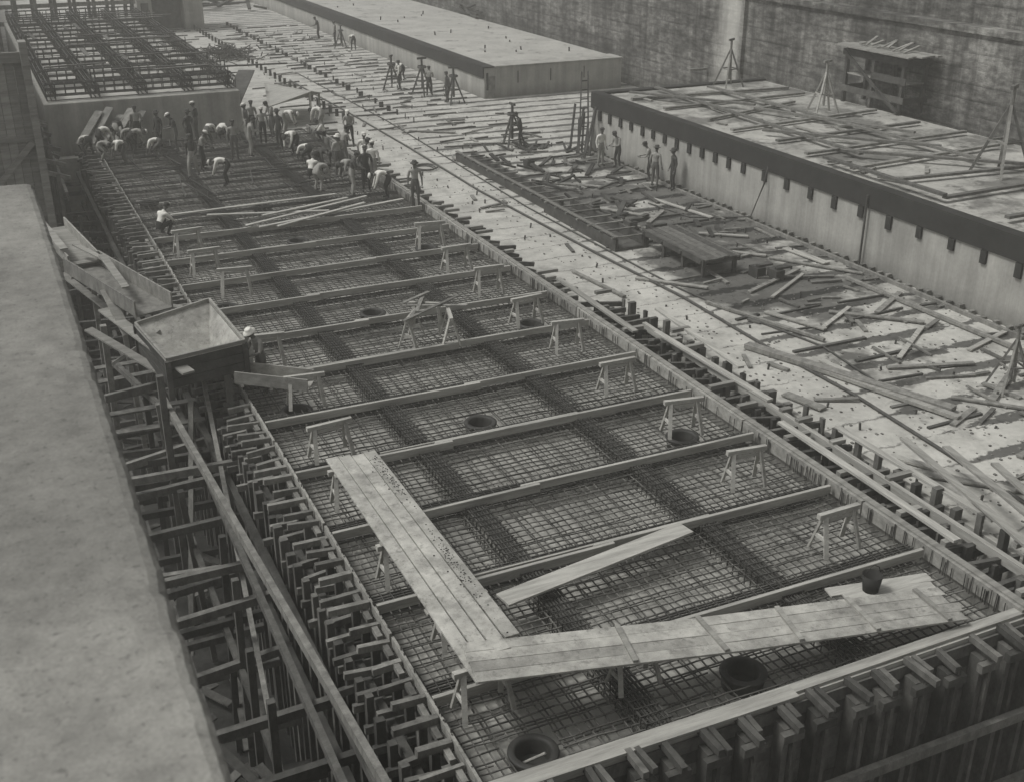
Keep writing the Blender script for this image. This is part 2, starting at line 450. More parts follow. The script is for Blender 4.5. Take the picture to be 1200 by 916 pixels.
for a,b in (((8.2,40.6,.2),(13.4,42.5,.25)),((8.6,40.2,.2),(14.6,41.6,.22)),((9.2,39.9,.24),(13.0,41.5,.28)),((7.2,42.6,.2),(11.5,41.2,.22)),((6.0,43.4,.14),(12.5,43.7,.14)),((9,41.3,.3),(12.6,42.4,.3))):
    plank(a,b,.15,.045,WX)
m=M_();m.lathe([(0,0),(.14,0),(.185,.34),(.175,.34),(.13,.02),(0,.02)],(0,0,0),24)
m.tube([(-.18,0,.33),(-.13,.0,.46),(0,.0,.54),(.13,.0,.46),(.18,0,.33)],.008,6)
bm=m.obj("bucket",[BLACK],smooth=True);bm.location=(13.1,12.95,.2)

# ------------------------------------------------------------ FORMWORK right side of mat
F=empty("formwork")
m=M_()
yy=11.4
while yy<57.5:
    m.beam((15.2,yy,.0),(15.2+j(.02),yy+4.15,.0),.07,.3);yy+=4.2
m.beam((15.32,11.4,.16),(15.30,38,.16),.15,.045);m.beam((15.32,38.1,.15),(15.32,57,.15),.14,.045)
m.obj("edge_board",[WB],parent=F)
m=M_();m.box(15.24,11.4,-3,15.28,57.8,-.16);m.obj("sheathing",[WD],parent=F)
m=M_();yy=11.6
while yy<57:
    far=yy>29
    L1=16.9 if not far else 16.1+j(.2)
    m.box(15.42,yy,-3,15.56,yy+.1,.08+j(.07))
    if not far:
        m.box(16.05+j(.05),yy+.05,-3,16.2,yy+.17,.0+j(.1));m.box(16.95+j(.1),yy,-3,17.1,yy+.14,.05+j(.12))
    m.beam((15.45,yy+.2,-.05+j(.1)),(L1+j(.2),yy+.2+j(.06),-.15+j(.12)),.1,.14)
    if R.random()<.6: m.beam((15.5,yy+.33,-.5),(L1,yy+.36,-.45),.1,.16)
    yy+=.62+j(.06)
m.obj("studs",[WM],parent=F)
m=M_();yy=11.6
while yy<57:
    if R.random()<.7:
        x=R.choice([15.6,16.4,16.8]) if yy<29 else 15.6
        m.box(x,yy+.22,.02,x+R.uniform(.3,.75),yy+.36,.12)
    yy+=.62
m.obj("spreader_blocks",[WB],parent=F)
m=M_()
m.beam((16.4,11.5,-.05),(16.5,26.5,-.05),.12,.2);m.beam((17.2,12,-.45),(17.25,27,-.45),.15,.2)
for a,b in (((15.8,13.6,.16),(15.9,19.3,.17)),((16.5,20.5,.1),(16.3,25.5,.14)),((15.8,25.8,.12),(15.9,30.8,.12)),((17.2,14,.05),(17.0,18.6,.12)),((16.9,22.3,.2),(17.5,27.4,.0)),((16.6,12.0,.25),(18.1,17.6,.05)),((17,11.4,.4),(18.6,16.8,.1)),((17.5,11.5,.3),(19.3,16.0,-.1))):
    m.beam(a,b,.18,.06)
m.obj("walers",[WY],parent=F)
# left side
F=empty("formwork")
m=M_();yy=11.5
while yy<57:
    m.beam((4.9,yy,-.0),(4.9+j(.015),yy+3.9,.0),.05,.2);yy+=4
m.obj("edge_board",[WB],parent=F)
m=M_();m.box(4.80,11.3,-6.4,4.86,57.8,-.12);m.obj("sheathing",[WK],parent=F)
m=M_();mm=M_();yy=11.7
while yy<57.5:
    t=.0+j(.07);w_=j(.04)
    m.box(4.56,yy,-6.4,4.70,yy+.12,t-.02)
    m.box(4.08+j(.04),yy+.02,-6.4,4.22,yy+.16,-.25+j(.05))
    mm.beam((4.2+j(.16),yy-.06+w_,t+j(.04)),(4.85,yy-.06,t+j(.02)),.09+j(.025),.13)
    if R.random()<.85: mm.beam((4.05+j(.18),yy+.2+w_,-.32+j(.1)),(4.78,yy+.2,-.3),.09,.13)
    if R.random()<.5:mm.beam((4.0+j(.1),yy-.0,-.8+j(.05)),(4.78,yy-.0,-.78),.09,.15)
    mm.box(4.7,yy+.13,-.1,4.80,yy+.45,.0)
    yy+=.52+j(.07)
m.obj("studs",[WM],parent=F);mm.obj("cleats",[WD],parent=F)
m=M_()
for x,z in ((4.36,-.55),(4.36,-1.7),(4.36,-3.2),(3.9,-1.1),(3.9,-2.5)): m.beam((x,11,z),(x,57,z+.02),.14,.2)
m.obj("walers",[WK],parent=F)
# front
F=empty("formwork")
m=M_()
m.beam((4.85,11.42,.1),(10.2,11.36,.1),.3,.06);m.beam((10.15,11.45,.06),(15.4,11.48,.06),.2,.06)
m.beam((4.85,11.33,-.08),(15.3,11.36,-.1),.06,.24)
m.obj("edge_board",[WX],parent=F)
m=M_()
z=-6.3
while z<-.25:
    m.box(4.8,11.26,z,15.3,11.3,z+.235);z+=.24
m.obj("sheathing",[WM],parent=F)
m=M_();mm=M_();x=5.0
while x<15.5:
    tp=.03+j(.07);xx=x+j(.06)
    m.box(xx,10.98,-6.4,xx+.11,11.24,tp-.25);m.box(xx+.13,10.9,-6.4,xx+.2,11.24,tp-.1)
    mm.beam((xx+.04+j(.06),10.68+j(.12),tp),(xx+.04,11.32,tp),.10,.12)
    if R.random()<.7: mm.beam((xx+.18+j(.04),10.8+j(.12),tp-.02),(xx+.18,11.3,tp),.09,.12)
    m.box(xx-.1,10.85,tp-.42,xx+.3,10.97,tp-.26)
    x+=.68
m.obj("studs",[WM],parent=F);mm.obj("cleats",[WM],parent=F)
m=M_()
for z in (-1.6,-3.2,-4.8): m.beam((4.5,10.8,z),(16,10.8,z),.12,.2)
m.obj("walers",[WD],parent=F)
m=M_()
for i in range(7): m.box(15.45+i*.28,11.1+j(.1),-6.4,15.6+i*.28,11.3,.0+j(.3))
m.obj("corner_studs",[WM],parent=F)

# ------------------------------------------------------------ trench bracing
m=M_()
yy=9
while yy<57:
    for z in (-1.4,-2.8,-4.4):
        if R.random()<.7: m.beam((.38,yy+j(.4),z+j(.15)),(4.1,yy+j(.3),z+j(.1)),.14,.18)
    for x in (1.6,3.0): 
        if R.random()<.6: m.beam((x+j(.2),yy,-6.4),(x+j(.2),yy+j(.4),-1.1+j(.5)),.14,.14)
    yy+=1.75
for x,z in ((1.4,-1.6),(2.9,-3.0),(2.2,-4.6),(3.4,-1.2)):
    m.beam((x,8,z),(x+.2,40,z+.1),.12,.18)
for i in range(110):
    x=R.uniform(.8,3.8);y=R.uniform(8,45);z=R.uniform(-6.4,-4.0);a=R.uniform(0,3.14);l=R.uniform(.8,3)
    m.beam((x-.3*l*math.cos(a),y-l*math.sin(a)/2,z),(x+.3*l*math.cos(a),y+l*math.sin(a)/2,z+j(.6)),.2,.05)
m.obj("trench_bracing",[WM])
m=M_()
m.beam((3.0,27.4,.0),(3.72,11.4,.0),.12,.2);m.beam((2.9,27.3,-.2),(3.2,27.5,-6),.14,.14)
m.beam((4.1,27.6,.3),(3.0,16.5,-3.3),.1,.12);m.beam((3.6,26.5,.1),(2.5,24,-5.5),.12,.12)
m.beam((1.7,27.7,0),(5.05,28.3,.05),.12,.2);m.beam((1.6,26.3,-1.3),(4.6,27,-1.2),.12,.2)
m.beam((2.0,30.5,-6),(2.1,30.2,1.0),.16,.16);m.beam((4.4,29.8,-6),(4.4,29.6,1.0),.16,.16)
m.beam((4.5,26.3,-6),(4.5,26.3,1.0),.16,.16);m.beam((2.9,26.2,-6),(2.9,26.2,1.0),.16,.16)
m.beam((2.3,31.5,-.6),(4.4,25.8,-1.9),.12,.16);m.beam((1.8,24.8,-.9),(4.2,24.3,-.7),.14,.18)
m.beam((1.0,22,-1.8),(4.2,21,-1.5),.14,.18)
for i in range(5): m.beam((1.2+j(.2),32-i*1.1,-.9),(4.0,32-i*1.1+j(.3),-.85),.24,.05)
m.obj("hopper_trestle",[WD])

# ------------------------------------------------------------ hopper and chutes
H=empty("concrete_hopper")
m=M_()
rim=[(2.75,28.5,1.5),(4.75,29.2,1.62),(4.98,26.2,1.5),(3.1,26.0,1.42)]
bot=[(3.6,27.3,.55),(4.3,27.5,.55),(4.35,26.7,.55),(3.7,26.7,.55)]
for i in range(4):
    a,b_=Vector(rim[i]),Vector(rim[(i+1)%4]);c,d_=Vector(bot[(i+1)%4]),Vector(bot[i])
    nrm=(b_-a).cross(d_-a).normalized()*.04
    m.add([a,b_,c,d_,a+nrm,b_+nrm,c+nrm,d_+nrm],[(0,1,2,3),(7,6,5,4),(0,4,5,1),(1,5,6,2),(2,6,7,3),(3,7,4,0)])
m.add(bot,[(0,1,2,3)])
m.obj("funnel",[WW],parent=H)
m=M_()
for i in range(4):
    a,b_=Vector(rim[i]),Vector(rim[(i+1)%4])
    m.beam(a+Vector((0,0,.03)),b_+Vector((0,0,.03)),.06,.09,0)
    for k in range(3):
        z=Vector((0,0,-.13-.24*k));m.beam(a+z,b_+z,.05,.22,1 )
    m.beam(a+Vector((0,0,-.02)),a+Vector((0,0,-1.0)),.13,.13,1)
m.obj("frame",[WB,WK],parent=H)
def trough(a,b,w,h,parent,mats,name="chute"):
    m=M_();a=Vector(a);b=Vector(b);s=(b-a).cross(Vector((0,0,1))).normalized()*w/2;u=Vector((0,0,h/2))
    m.beam(a,b,w,.04,0);m.beam(a+s+u,b+s+u,.045,h,1);m.beam(a-s+u,b-s+u,.045,h,1)
    for t in (.1,.5,.9): c=a.lerp(b,t);m.beam(c-s*1.1-Vector((0,0,.05)),c+s*1.1-Vector((0,0,.05)),.08,.06,1)
    return m.obj(name,mats,parent=parent)
trough((2.0,33.0,1.75),(3.3,28.9,1.62),1.0,.42,H,[WD,WD],"feed_chute")
trough((1.5,36.2,2.1),(2.05,32.9,1.9),.8,.3,H,[WB,WB],"feed_chute_upper")
trough((4.75,26.15,.62),(6.3,25.25,.48),.62,.3,H,[WW,WB],"discharge_chute")
m=M_();m.beam((2.3,30.4,1.9),(2.6,29.2,1.0),.26,.05);m.beam((2.2,30.6,1.3),(3.5,25.6,1.2),.3,.05);m.beam((1.1,35.6,2.7),(1.6,33.2,2.3),.22,.05)
m.beam((1.2,36,2.0),(1.6,36,-6),.14,.14);m.beam((2.2,33,1.5),(2.1,33,-6),.14,.14);m.beam((2.8,33,1.5),(3.0,33,-6),.14,.14)
m.beam((1.9,33.4,2.35),(3.5,31.2,1.7),.16,.05);m.beam((2.5,32.2,2.3),(2.75,29.6,2.15),.2,.04);m.beam((1.7,29.8,1.1),(3.1,27.0,.7),.24,.05)
m.beam((2.1,28.9,.4),(3.3,28.3,1.3),.12,.08);m.beam((1.5,34.5,1.2),(2.9,30.6,.6),.2,.05);m.beam((3.4,31.0,1.2),(4.3,29.6,1.3),.2,.05)
m.obj("braces",[WB],parent=H)

# ------------------------------------------------------------ workbenches / form troughs on floor
def bench(name,x0,x1,y0,y1,h,n=4,mat_=WK,topm=WM):
    e=empty(name)
    m=M_();x=x0
    while x<x1-.05: m.box(x,y0+j(.1),fz+h-.05,min(x+.24,x1),y1+j(.1),fz+h+R.uniform(-.005,.01));x+=.26
    m.obj("top",[topm],parent=e)
    m=M_()
    for k in range(n):
        y=y0+.15+(y1-y0-.3)*k/(n-1)
        for x in (x0+.08,x1-.08): m.box(x-.06,y-.06,fz,x+.06,y+.06,fz+h-.055)
        m.box(x0-.1,y-.05,fz+h-.18,x1+.1,y+.05,fz+h-.06)
    m.beam((x0-.03,y0,fz+h-.1),(x0-.03,y1,fz+h-.1),.05,.2);m.beam((x1+.03,y0,fz+h-.1),(x1+.03,y1,fz+h-.1),.05,.2)
    m.obj("frame",[mat_],parent=e);return e
bench("workbench",21.3,22.7,30.6,34.6,.65)
def ftrough(y0,y1,x,w,h):
    e=empty("form_trough");m=M_()
    m.box(x-w/2,y0,fz,x-w/2+.12,y1,fz+h);m.box(x+w/2-.12,y0,fz,x+w/2,y1,fz+h);m.box(x-w/2+.13,y0,fz+.02,x+w/2-.13,y1,fz+.1)
    m.obj("sides",[WK],parent=e);m=M_();y=y0+.1
    while y<y1: m.box(x-w/2-.1,y,fz+h+.003,x+w/2+.1,y+.08,fz+h+.06+j(.01));y+=.9
    m.box(x-w/2-.02,y0,fz+h+.065,x-w/2+.14,y1,fz+h+.1)
    m.obj("ties",[WD],parent=e)
ftrough(40.6,50,20.7,.9,.35);ftrough(34.4,40.2,20.7,1.3,.45)

# ------------------------------------------------------------ floor clutter
m=M_()
y=13.2
while y<58:
    x=20.0
    while x<26.3:
        l=R.uniform(.5,2.8)
        if R.random()<.45: m.beam((x,y+j(.12),fz+.02),(min(x+l,26.6),y+j(.16),fz+.03),R.uniform(.06,.14),.05+R.random()*.04)
        x+=l+R.uniform(.1,1)
    y+=1.36
y=58
while y<105:
    x=16
    while x<27:
        l=R.uniform(.5,2.0)
        if R.random()<.45: m.beam((x,y+j(.12),fz+.02),(min(x+l,27),y+j(.2),fz+.03),.12,.08)
        x+=l+R.uniform(.2,1.4)
    y+=1.36
m.obj("bedded_timbers",[WM])
m=M_()
y=12.6
while y<100:
    for x in (17.9,18.6,20.2,21.6,23,24.4,25.8):
        if R.random()<.42 and not(20<x<22.5 and 30<y<50):
            xx=x+j(.2);y_=y+j(.15);h=R.uniform(.04,.22);m.tube([(xx,y_,fz-.02),(xx+j(.04),y_,fz+h)],.032,6)
    y+=1.36
m.obj("anchor_studs",[IRON])
m=M_()
for i in range(2200):
    x=R.uniform(17.4,26.9);y=12+abs(R.gauss(0,26));s=R.uniform(.006,.03)
    if y>100: continue
    m.box(x-s,y-s*R.uniform(.6,2),fz-.01,x+s,y+s,fz+s)
m.obj("rubble",[WD])
PL=[((19,24.9),(21.2,19.1),.3,.14),((19.3,24.3),(21.0,18.7),.2,.1),((18,21.8),(18.3,20.6),.3,.05),((27.0-1.2,32.1),(26.0,30),.3,.05),((21.8,28.7),(24.7,29.9),.16,.06),((22.2,28.0),(24.5,29.4),.12,.06),
((21.2,27),(21.9,25.0),.2,.05),((24.3,25.5),(26.2,26.6),.18,.05),((22.4,22.4),(24.6,23.9),.15,.05),((17.9,17.2),(20.4,14.6),.3,.05),((18.1,17.9),(19.4,15.4),.2,.06),((25.6,28.5),(25.9,20),.14,.1),((20.0,28.5),(21.3,24.3),.12,.08),
((22,40),(23.6,37.5),.25,.05),((23,37),(24.4,38.2),.2,.05),((22.5,44),(24,42.5),.25,.05),((24,35),(25.4,33.8),.2,.05),((23,26.2),(25,24.2),.2,.05),((22.6,19.2),(24.8,20.5),.2,.06),((20.3,23.2),(20.5,21.2),.2,.05),((24.6,22),(26.6,22.6),.16,.05),
((21.6,22),(24.0,21.2),.16,.05),((20.8,16.6),(23.6,17.2),.18,.06),((21.8,19.8),(23.4,18.0),.14,.05),((19.2,31.5),(20.8,29.6),.18,.05),((21.6,37.6),(22.8,36.0),.18,.05),((17.6,33),(17.9,30),.14,.06),
((24.6,31.4),(26.4,28.6),.16,.05),((23.2,33.2),(24.6,31.6),.2,.05),((22.0,25.2),(23.8,26.2),.14,.05),((25.0,40),(25.6,36.5),.18,.05),((21.9,53),(24.0,52.2),.2,.05),((20.5,57),(22.5,55.5),.2,.05)]
for a,b_,w_,h_ in PL:
    plank((a[0],a[1],fz+h_/2+.03),(b_[0],b_[1],fz+h_/2+.05),w_,h_,R.choice([WB,WY,WD,WD]))
m=M_()
for i in range(210):
    y=R.choice([R.uniform(13,58),R.uniform(58,100)]);x=R.uniform(17.6,26.5)
    if y<58 and x<20 and R.random()<.6: x+=4
    a=R.choice([0,math.pi/2])+j(.5);l=R.uniform(.3,1.4)
    m.beam((x,y,fz+.04),(x+l*math.cos(a),y+l*math.sin(a),fz+.05+R.random()*.05),R.uniform(.06,.16),.05)
m.obj("scattered_offcuts",[WD])
m=M_()
for i in range(60):
    y=R.uniform(34,51);x=R.uniform(21.3,25.8);a=R.uniform(0,3);l=R.uniform(.3,1.3)
    m.beam((x,y,fz+.04),(x+l*math.cos(a),y+l*math.sin(a),fz+.1+R.random()*.2),R.uniform(.08,.2),.08)
for x,y in ((21.8,36.4),(22.2,35.4),(23.3,29.3),(22.9,29.8),(21.6,39),(22.6,47)):
    m.box(x,y,fz,x+.35,y+.5,fz+.35);m.box(x+.1,y+.1,fz+.36,x+.7,y+.25,fz+.43)
m.obj("scattered_offcuts",[WK])
pts=[(18.9,75),(19.1,61.3),(19.1,53.1),(18.95,44.2),(19.3,34.3),(19.6,29.2),(19.5,24.5),(19.6,21),(19.3,16),(19.0,12)]
m=M_();m.tube([(x,y,fz+.06) for x,y in pts],.045,8);m.obj("air_hose",[IRON],smooth=True)
pts=[(20.1,78),(20.3,60),(20.0,50),(19.7,41),(19.95,30),(20.4,27),(21,24),(20.6,20.6)]
m=M_();m.tube([(x,y,fz+.05) for x,y in pts],.03,8);m.obj("air_hose",[IRON],smooth=True)
m=M_();m.tube([(27.2,35.2,2.25),(26.9,35.1,1.0),(26.55,35.3,fz+.3),(26.0,36.5,fz+.04),(24.9,37,fz+.04),(24.5,39.5,fz+.04)],.03,8);m.obj("air_hose",[IRON],smooth=True)
m=M_()
for k in range(3):
    m.tube([(18.3+math.cos(t*.5)*(.4+.05*k)+k*.05,49.0+math.sin(t*.5)*(.5+.05*k),fz+.04+.03*k) for t in range(14)],.025,6)
m.obj("coiled_rope",[IRON])
def tripod(h=1.9,r=.6,n=3,wheel=True):
    m=M_();m.tube([(0,0,.35),(0,0,h)],.06,8)
    for k in range(n):
        t=2*math.pi*k/n+.3;m.beam((0,0,h*.8),(r*math.cos(t),r*math.sin(t),0),.07,.07)
        t2=t+2*math.pi/n;m.beam((r*.55*math.cos(t),r*.55*math.sin(t),h*.38),(r*.55*math.cos(t2),r*.55*math.sin(t2),h*.38),.05,.05)
    if wheel:
        m.lathe([(.22,h*.72),(.25,h*.75),(.22,h*.78),(.2,h*.75),(.22,h*.72)],(0,0,0),14);m.beam((-.22,0,h*.75),(.22,0,h*.75),.04,.04)
    m.beam((-.25,0,h-.05),(.25,0,h-.05),.08,.1)
    return m
TM=tripod().mesh("drill_tripod",[IRON])
for x,y in ((23.9,69.3),(24.9,66.6),(25.6,63.3),(23.9,51.5),(26.4,88)):
    place(TM,"drill_tripod",(x,y,fz),j(3),1.05+j(.15))
T2=tripod(2.3,.75,4,False).mesh("survey_stand",[WX])
T2d=tripod(2.3,.75,4,False).mesh("survey_stand",[WD])
place(T2,"survey_stand",(34,40.7,2.1),.2,1.0);place(T2d,"survey_stand",(32.6,29.2,2.1),.5,1.35);place(T2d,"survey_stand",(34.2,48.2,2.1),.5,1.0)
place(T2d,"survey_stand",(23.6,19.6,fz),.2,.8)
m=M_()
for s in (0,.5): m.beam((26.1+s,48.6,fz),(27.0+s*.7,50.2,3.0),.07,.12)
for k in range(9):
    t=k/9;m.beam((26.1+.9*t,48.6+1.6*t,fz+3.6*t),(26.6+.75*t,48.6+1.6*t,fz+3.6*t),.05,.05)
for i in range(7): m.beam((26.1+j(.4),47.8+i*.3,fz),(26.8+j(.2),48.4+i*.3,1.2+j(.5)),.1,.08)
m.obj("site_ladder",[WK])

# lumber on right block top
m=M_()
z=2.19
for a,b_ in (((27.9,46.9),(36.3,46.2)),((28,44.2),(36,44.6)),((28.4,41.3),(34.2,43.0)),((28,39),(36.2,39.8)),((28.4,36.5),(36,36.9)),((28,34.2),(36.3,34.6)),((28,31.6),(35.6,32.2)),((28.4,29.6),(35,29.0)),((28,27.1),(35.5,27.4)),((28,24.5),(35,24.7)),
    ((30.2,48.5),(29.6,33)),((32.6,47.6),(32.9,30.5)),((31.3,42),(34,35)),((28.8,38),(33.1,32.6)),((29.2,33.7),(33.8,29)),((28.2,47.6),(31.6,42.4)),((27.9,33.0),(27.9,27))):
    m.beam((a[0],a[1],z),(b_[0],b_[1],z+.02),.2,.09);z+=.012
m.obj("lumber_frame",[WD])
m=M_()
for i in range(16):
    x=R.uniform(28,36);y=R.uniform(24,48);a=R.uniform(0,3.14);l=R.uniform(.5,2.2)
    m.beam((x,y,2.16),(x+l*math.cos(a)*.6,y+l*math.sin(a)*.8,2.2),.14,.05)
m.obj("scattered_offcuts",[WB])
e=empty("wall_scaffold")
m=M_()
for y in (38.9,40.8,42.6):
    for x in (36.7,37.9): m.box(x,y,2.1,x+.16,y+.16,4.6)
for z in (2.6,4.2):
    m.box(36.65,38.7,z,36.69,42.9,z+.28);m.box(36.7,38.76,z,38.1,38.8,z+.25);m.box(36.7,42.77,z,38.1,42.81,z+.25)
m.box(36.65,38.7,3.4,36.69,40.9,3.7)
m.beam((36.6,38.9,2.2),(36.6,42.8,4.4),.06,.15)
m.obj("frame",[WK],parent=e)
m=M_()
for i in range(6): m.box(36.3+i*.3,38.3+j(.2),4.6,36.57+i*.3,43.2+j(.2),4.66)
for i in range(3): m.box(36.75+i*.4,38.9,3.38,37.1+i*.4,42.7,3.43)
m.obj("deck",[WB],parent=e)
m=M_()
for i in range(9): m.beam((36.9,39.3+i*.35,4.75+j(.05)),(38.0,39.6+i*.35+j(.4),4.8+R.random()*.2),.12,.05)
m.obj("stored_boards",[WB],parent=e)
m=M_();m.beam((37.0,56,1.6),(38.1,56,1.6),.2,.12)
for i in range(16): m.beam((33+R.random()*4,51+R.random()*9,fz+R.random()*.9),(34+R.random()*3.5,52+R.random()*9,fz+R.random()*1.0),.2,.08)
m.obj("lumber_pile",[WD])
m=M_();
for i in range(10): m.beam((37.0+j(.3),88+j(3),1.3+R.random()*.6),(37.8,91+j(3),1.4+R.random()*.6),.2,.1)
m.obj("lumber_pile",[WK])

# ------------------------------------------------------------ far end structures
e=empty("timber_shed")
m=M_()
m.box(13.8,104,fz,15.0,108,3.4);m.box(17.6,104,fz,19.2,108,3.4);m.box(15.01,105.5,fz,17.59,108,3.4,1)
m.box(13.4,103.4,3.41,19.6,108.4,3.7);m.box(13.8,103.95,2.4,19.2,104.0,3.35,2)
m.box(14.1,103.9,.3,14.7,103.99,1.7,1)
m.obj("walls",[FACE,WK,WD],parent=e)
m=M_()
for i in range(13): m.box(13.4+i*.48,103.2,3.72,13.85+i*.48,108.6,3.78)
m.obj("roof_boards",[WD],parent=e)
m=M_()
for i in range(9):
    x=1.2+i*1.4;m.box(x,97,fz,x+.25,97.25,3.2+j(.3));m.box(x,101,fz,x+.25,101.25,3.6)
for z in (1.2,3.0): m.box(1,96.8,z,13.3,96.98,z+.3)
for z in (2,3.6): m.box(1,100.8,z,13.3,100.98,z+.3)
for i in range(40): m.beam((R.uniform(1,12),R.uniform(95,108),3.4+R.random()*.5),(R.uniform(1,13),R.uniform(95,108),3.4+R.random()*.5),.25,.08)
m.obj("timber_trestle",[WD])
m=M_()
for i in range(26):
    x=R.uniform(19.5,27);y=R.uniform(112,130);m.beam((x,y,fz+.2+R.random()*1.5),(x+j(4),y+j(2),fz+.2+R.random()*1.6),.3,.2)
m.box(19.5,132,fz,27.5,133,4)
m.obj("lumber_yard",[WK])
m=M_()
for i in range(200):
    a=R.uniform(0,6.28);r=abs(R.gauss(0,1.1));x=17.3+r*math.cos(a)*1.2;y=86.8+r*math.sin(a)*1.8;zz=fz+max(0,.7-r*.3)*R.random()
    t=R.uniform(0,6.28);l=R.uniform(.4,1.2);m.beam((x,y,zz),(x+l*math.cos(t),y+l*math.sin(t),zz+j(.3)+.15),.07,.05)
m.obj("brush_pile",[WK])
m=M_()
for i in range(38):
    m.box(18.2,60+i*1.25,fz,18.35,60.15+i*1.25,fz+.4)
    m.box(21.4+j(.2),59+i*1.25,fz,21.5,59.1+i*1.25,fz+.3)
m.obj("marker_posts",[WK])
plank((10.9,58.2,.0),(13.9,64.5,1.9),.9,.06,WK,"ramp_board")
m=M_();m.add([(14.0,60.5,.6),(16.6,61.3,1.1),(18.2,65,0.3),(15.2,66.2,.9),(14.0,60.5,.55),(16.6,61.3,1.05),(18.2,65,.25),(15.2,66.2,.85)],[(0,1,2,3),(7,6,5,4),(0,4,5,1),(1,5,6,2),(2,6,7,3),(3,7,4,0)]);
m.beam((14.2,60.6,fz),(14.2,60.6,.55),.1,.1);m.beam((16.5,61.4,fz),(16.5,61.4,1.05),.1,.1);m.beam((18,65,fz),(18,65,.3),.1,.1);m.beam((15.3,66,fz),(15.3,66,.8),.1,.1)
m.obj("plywood_sheet",[WX])
m=M_()
for i in range(5): m.beam((4.2+i*.5,57.2,.2),(5.4+i*.5,58.4,1.3+j(.3)),.45,.04)
m.obj("form_panels",[WD])
m=M_()
for i in range(60):
    x=R.uniform(5.2,15);y=R.uniform(45,57);a=R.choice([0,1.57])+j(.2);l=R.uniform(1,4)
    m.beam((x,y,.03+R.random()*.1),(min(x+l*math.cos(a),15),min(y+l*math.sin(a),57.5),.05+R.random()*.1),.04,.04)
m.obj("loose_rebar",[STEELD])

# ------------------------------------------------------------ PEOPLE
POSES={
"stand":dict(pel=(0,0,.95),wai=(0,.0,1.12),che=(0,.0,1.34),nec=(0,.01,1.50),hea=(0,.03,1.62),sh=(.19,0,1.42),el=(.26,-.03,1.14),wr=(.27,.07,.89),hp=(.095,0,.90),kn=(.11,.03,.50),an=(.12,-.02,.08),to=(.15,.15,.04),tilt=-5),
"work":dict(pel=(0,-.03,.93),wai=(0,.0,1.10),che=(0,.08,1.31),nec=(0,.13,1.46),hea=(0,.19,1.57),sh=(.19,.07,1.39),el=(.25,.15,1.12),wr=(.14,.38,1.08),hp=(.095,-.03,.88),kn=(.13,.05,.49),an=(.15,-.05,.08),to=(.18,.12,.04),tilt=-25),
"walk":dict(pel=(0,0,.93),wai=(0,.02,1.1),che=(0,.05,1.32),nec=(0,.08,1.48),hea=(0,.12,1.60),sh=(.19,.04,1.40),el=(.25,-.12,1.15),wr=(.24,-.02,.92),el2=(-.25,.16,1.14),wr2=(-.2,.34,.98),hp=(.095,0,.88),kn=(.11,.20,.52),an=(.11,.22,.10),to=(.12,.40,.05),kn2=(-.11,-.02,.48),an2=(-.11,-.30,.12),to2=(-.12,-.16,.04),tilt=-8),
"bend":dict(pel=(0,-.22,.86),wai=(0,-.08,.99),che=(0,.16,1.04),nec=(0,.33,.99),hea=(0,.44,.92),sh=(.19,.24,1.0),el=(.22,.33,.72),wr=(.15,.42,.47),hp=(.1,-.2,.82),kn=(.14,-.02,.47),an=(.15,-.12,.08),to=(.18,.06,.04),tilt=-75),
"bendlow":dict(pel=(0,-.22,.74),wai=(0,-.06,.83),che=(0,.18,.80),nec=(0,.33,.72),hea=(0,.42,.62),sh=(.19,.25,.74),el=(.25,.32,.48),wr=(.13,.42,.25),hp=(.1,-.2,.70),kn=(.19,.10,.44),an=(.17,-.10,.08),to=(.2,.08,.04),tilt=-90),
"crouch":dict(pel=(0,-.20,.36),wai=(0,-.14,.52),che=(0,.02,.72),nec=(0,.12,.86),hea=(0,.19,.96),sh=(.19,.03,.80),el=(.28,.20,.58),wr=(.14,.40,.42),hp=(.1,-.16,.34),kn=(.19,.26,.50),an=(.17,.02,.08),to=(.2,.2,.04),tilt=-35),
}
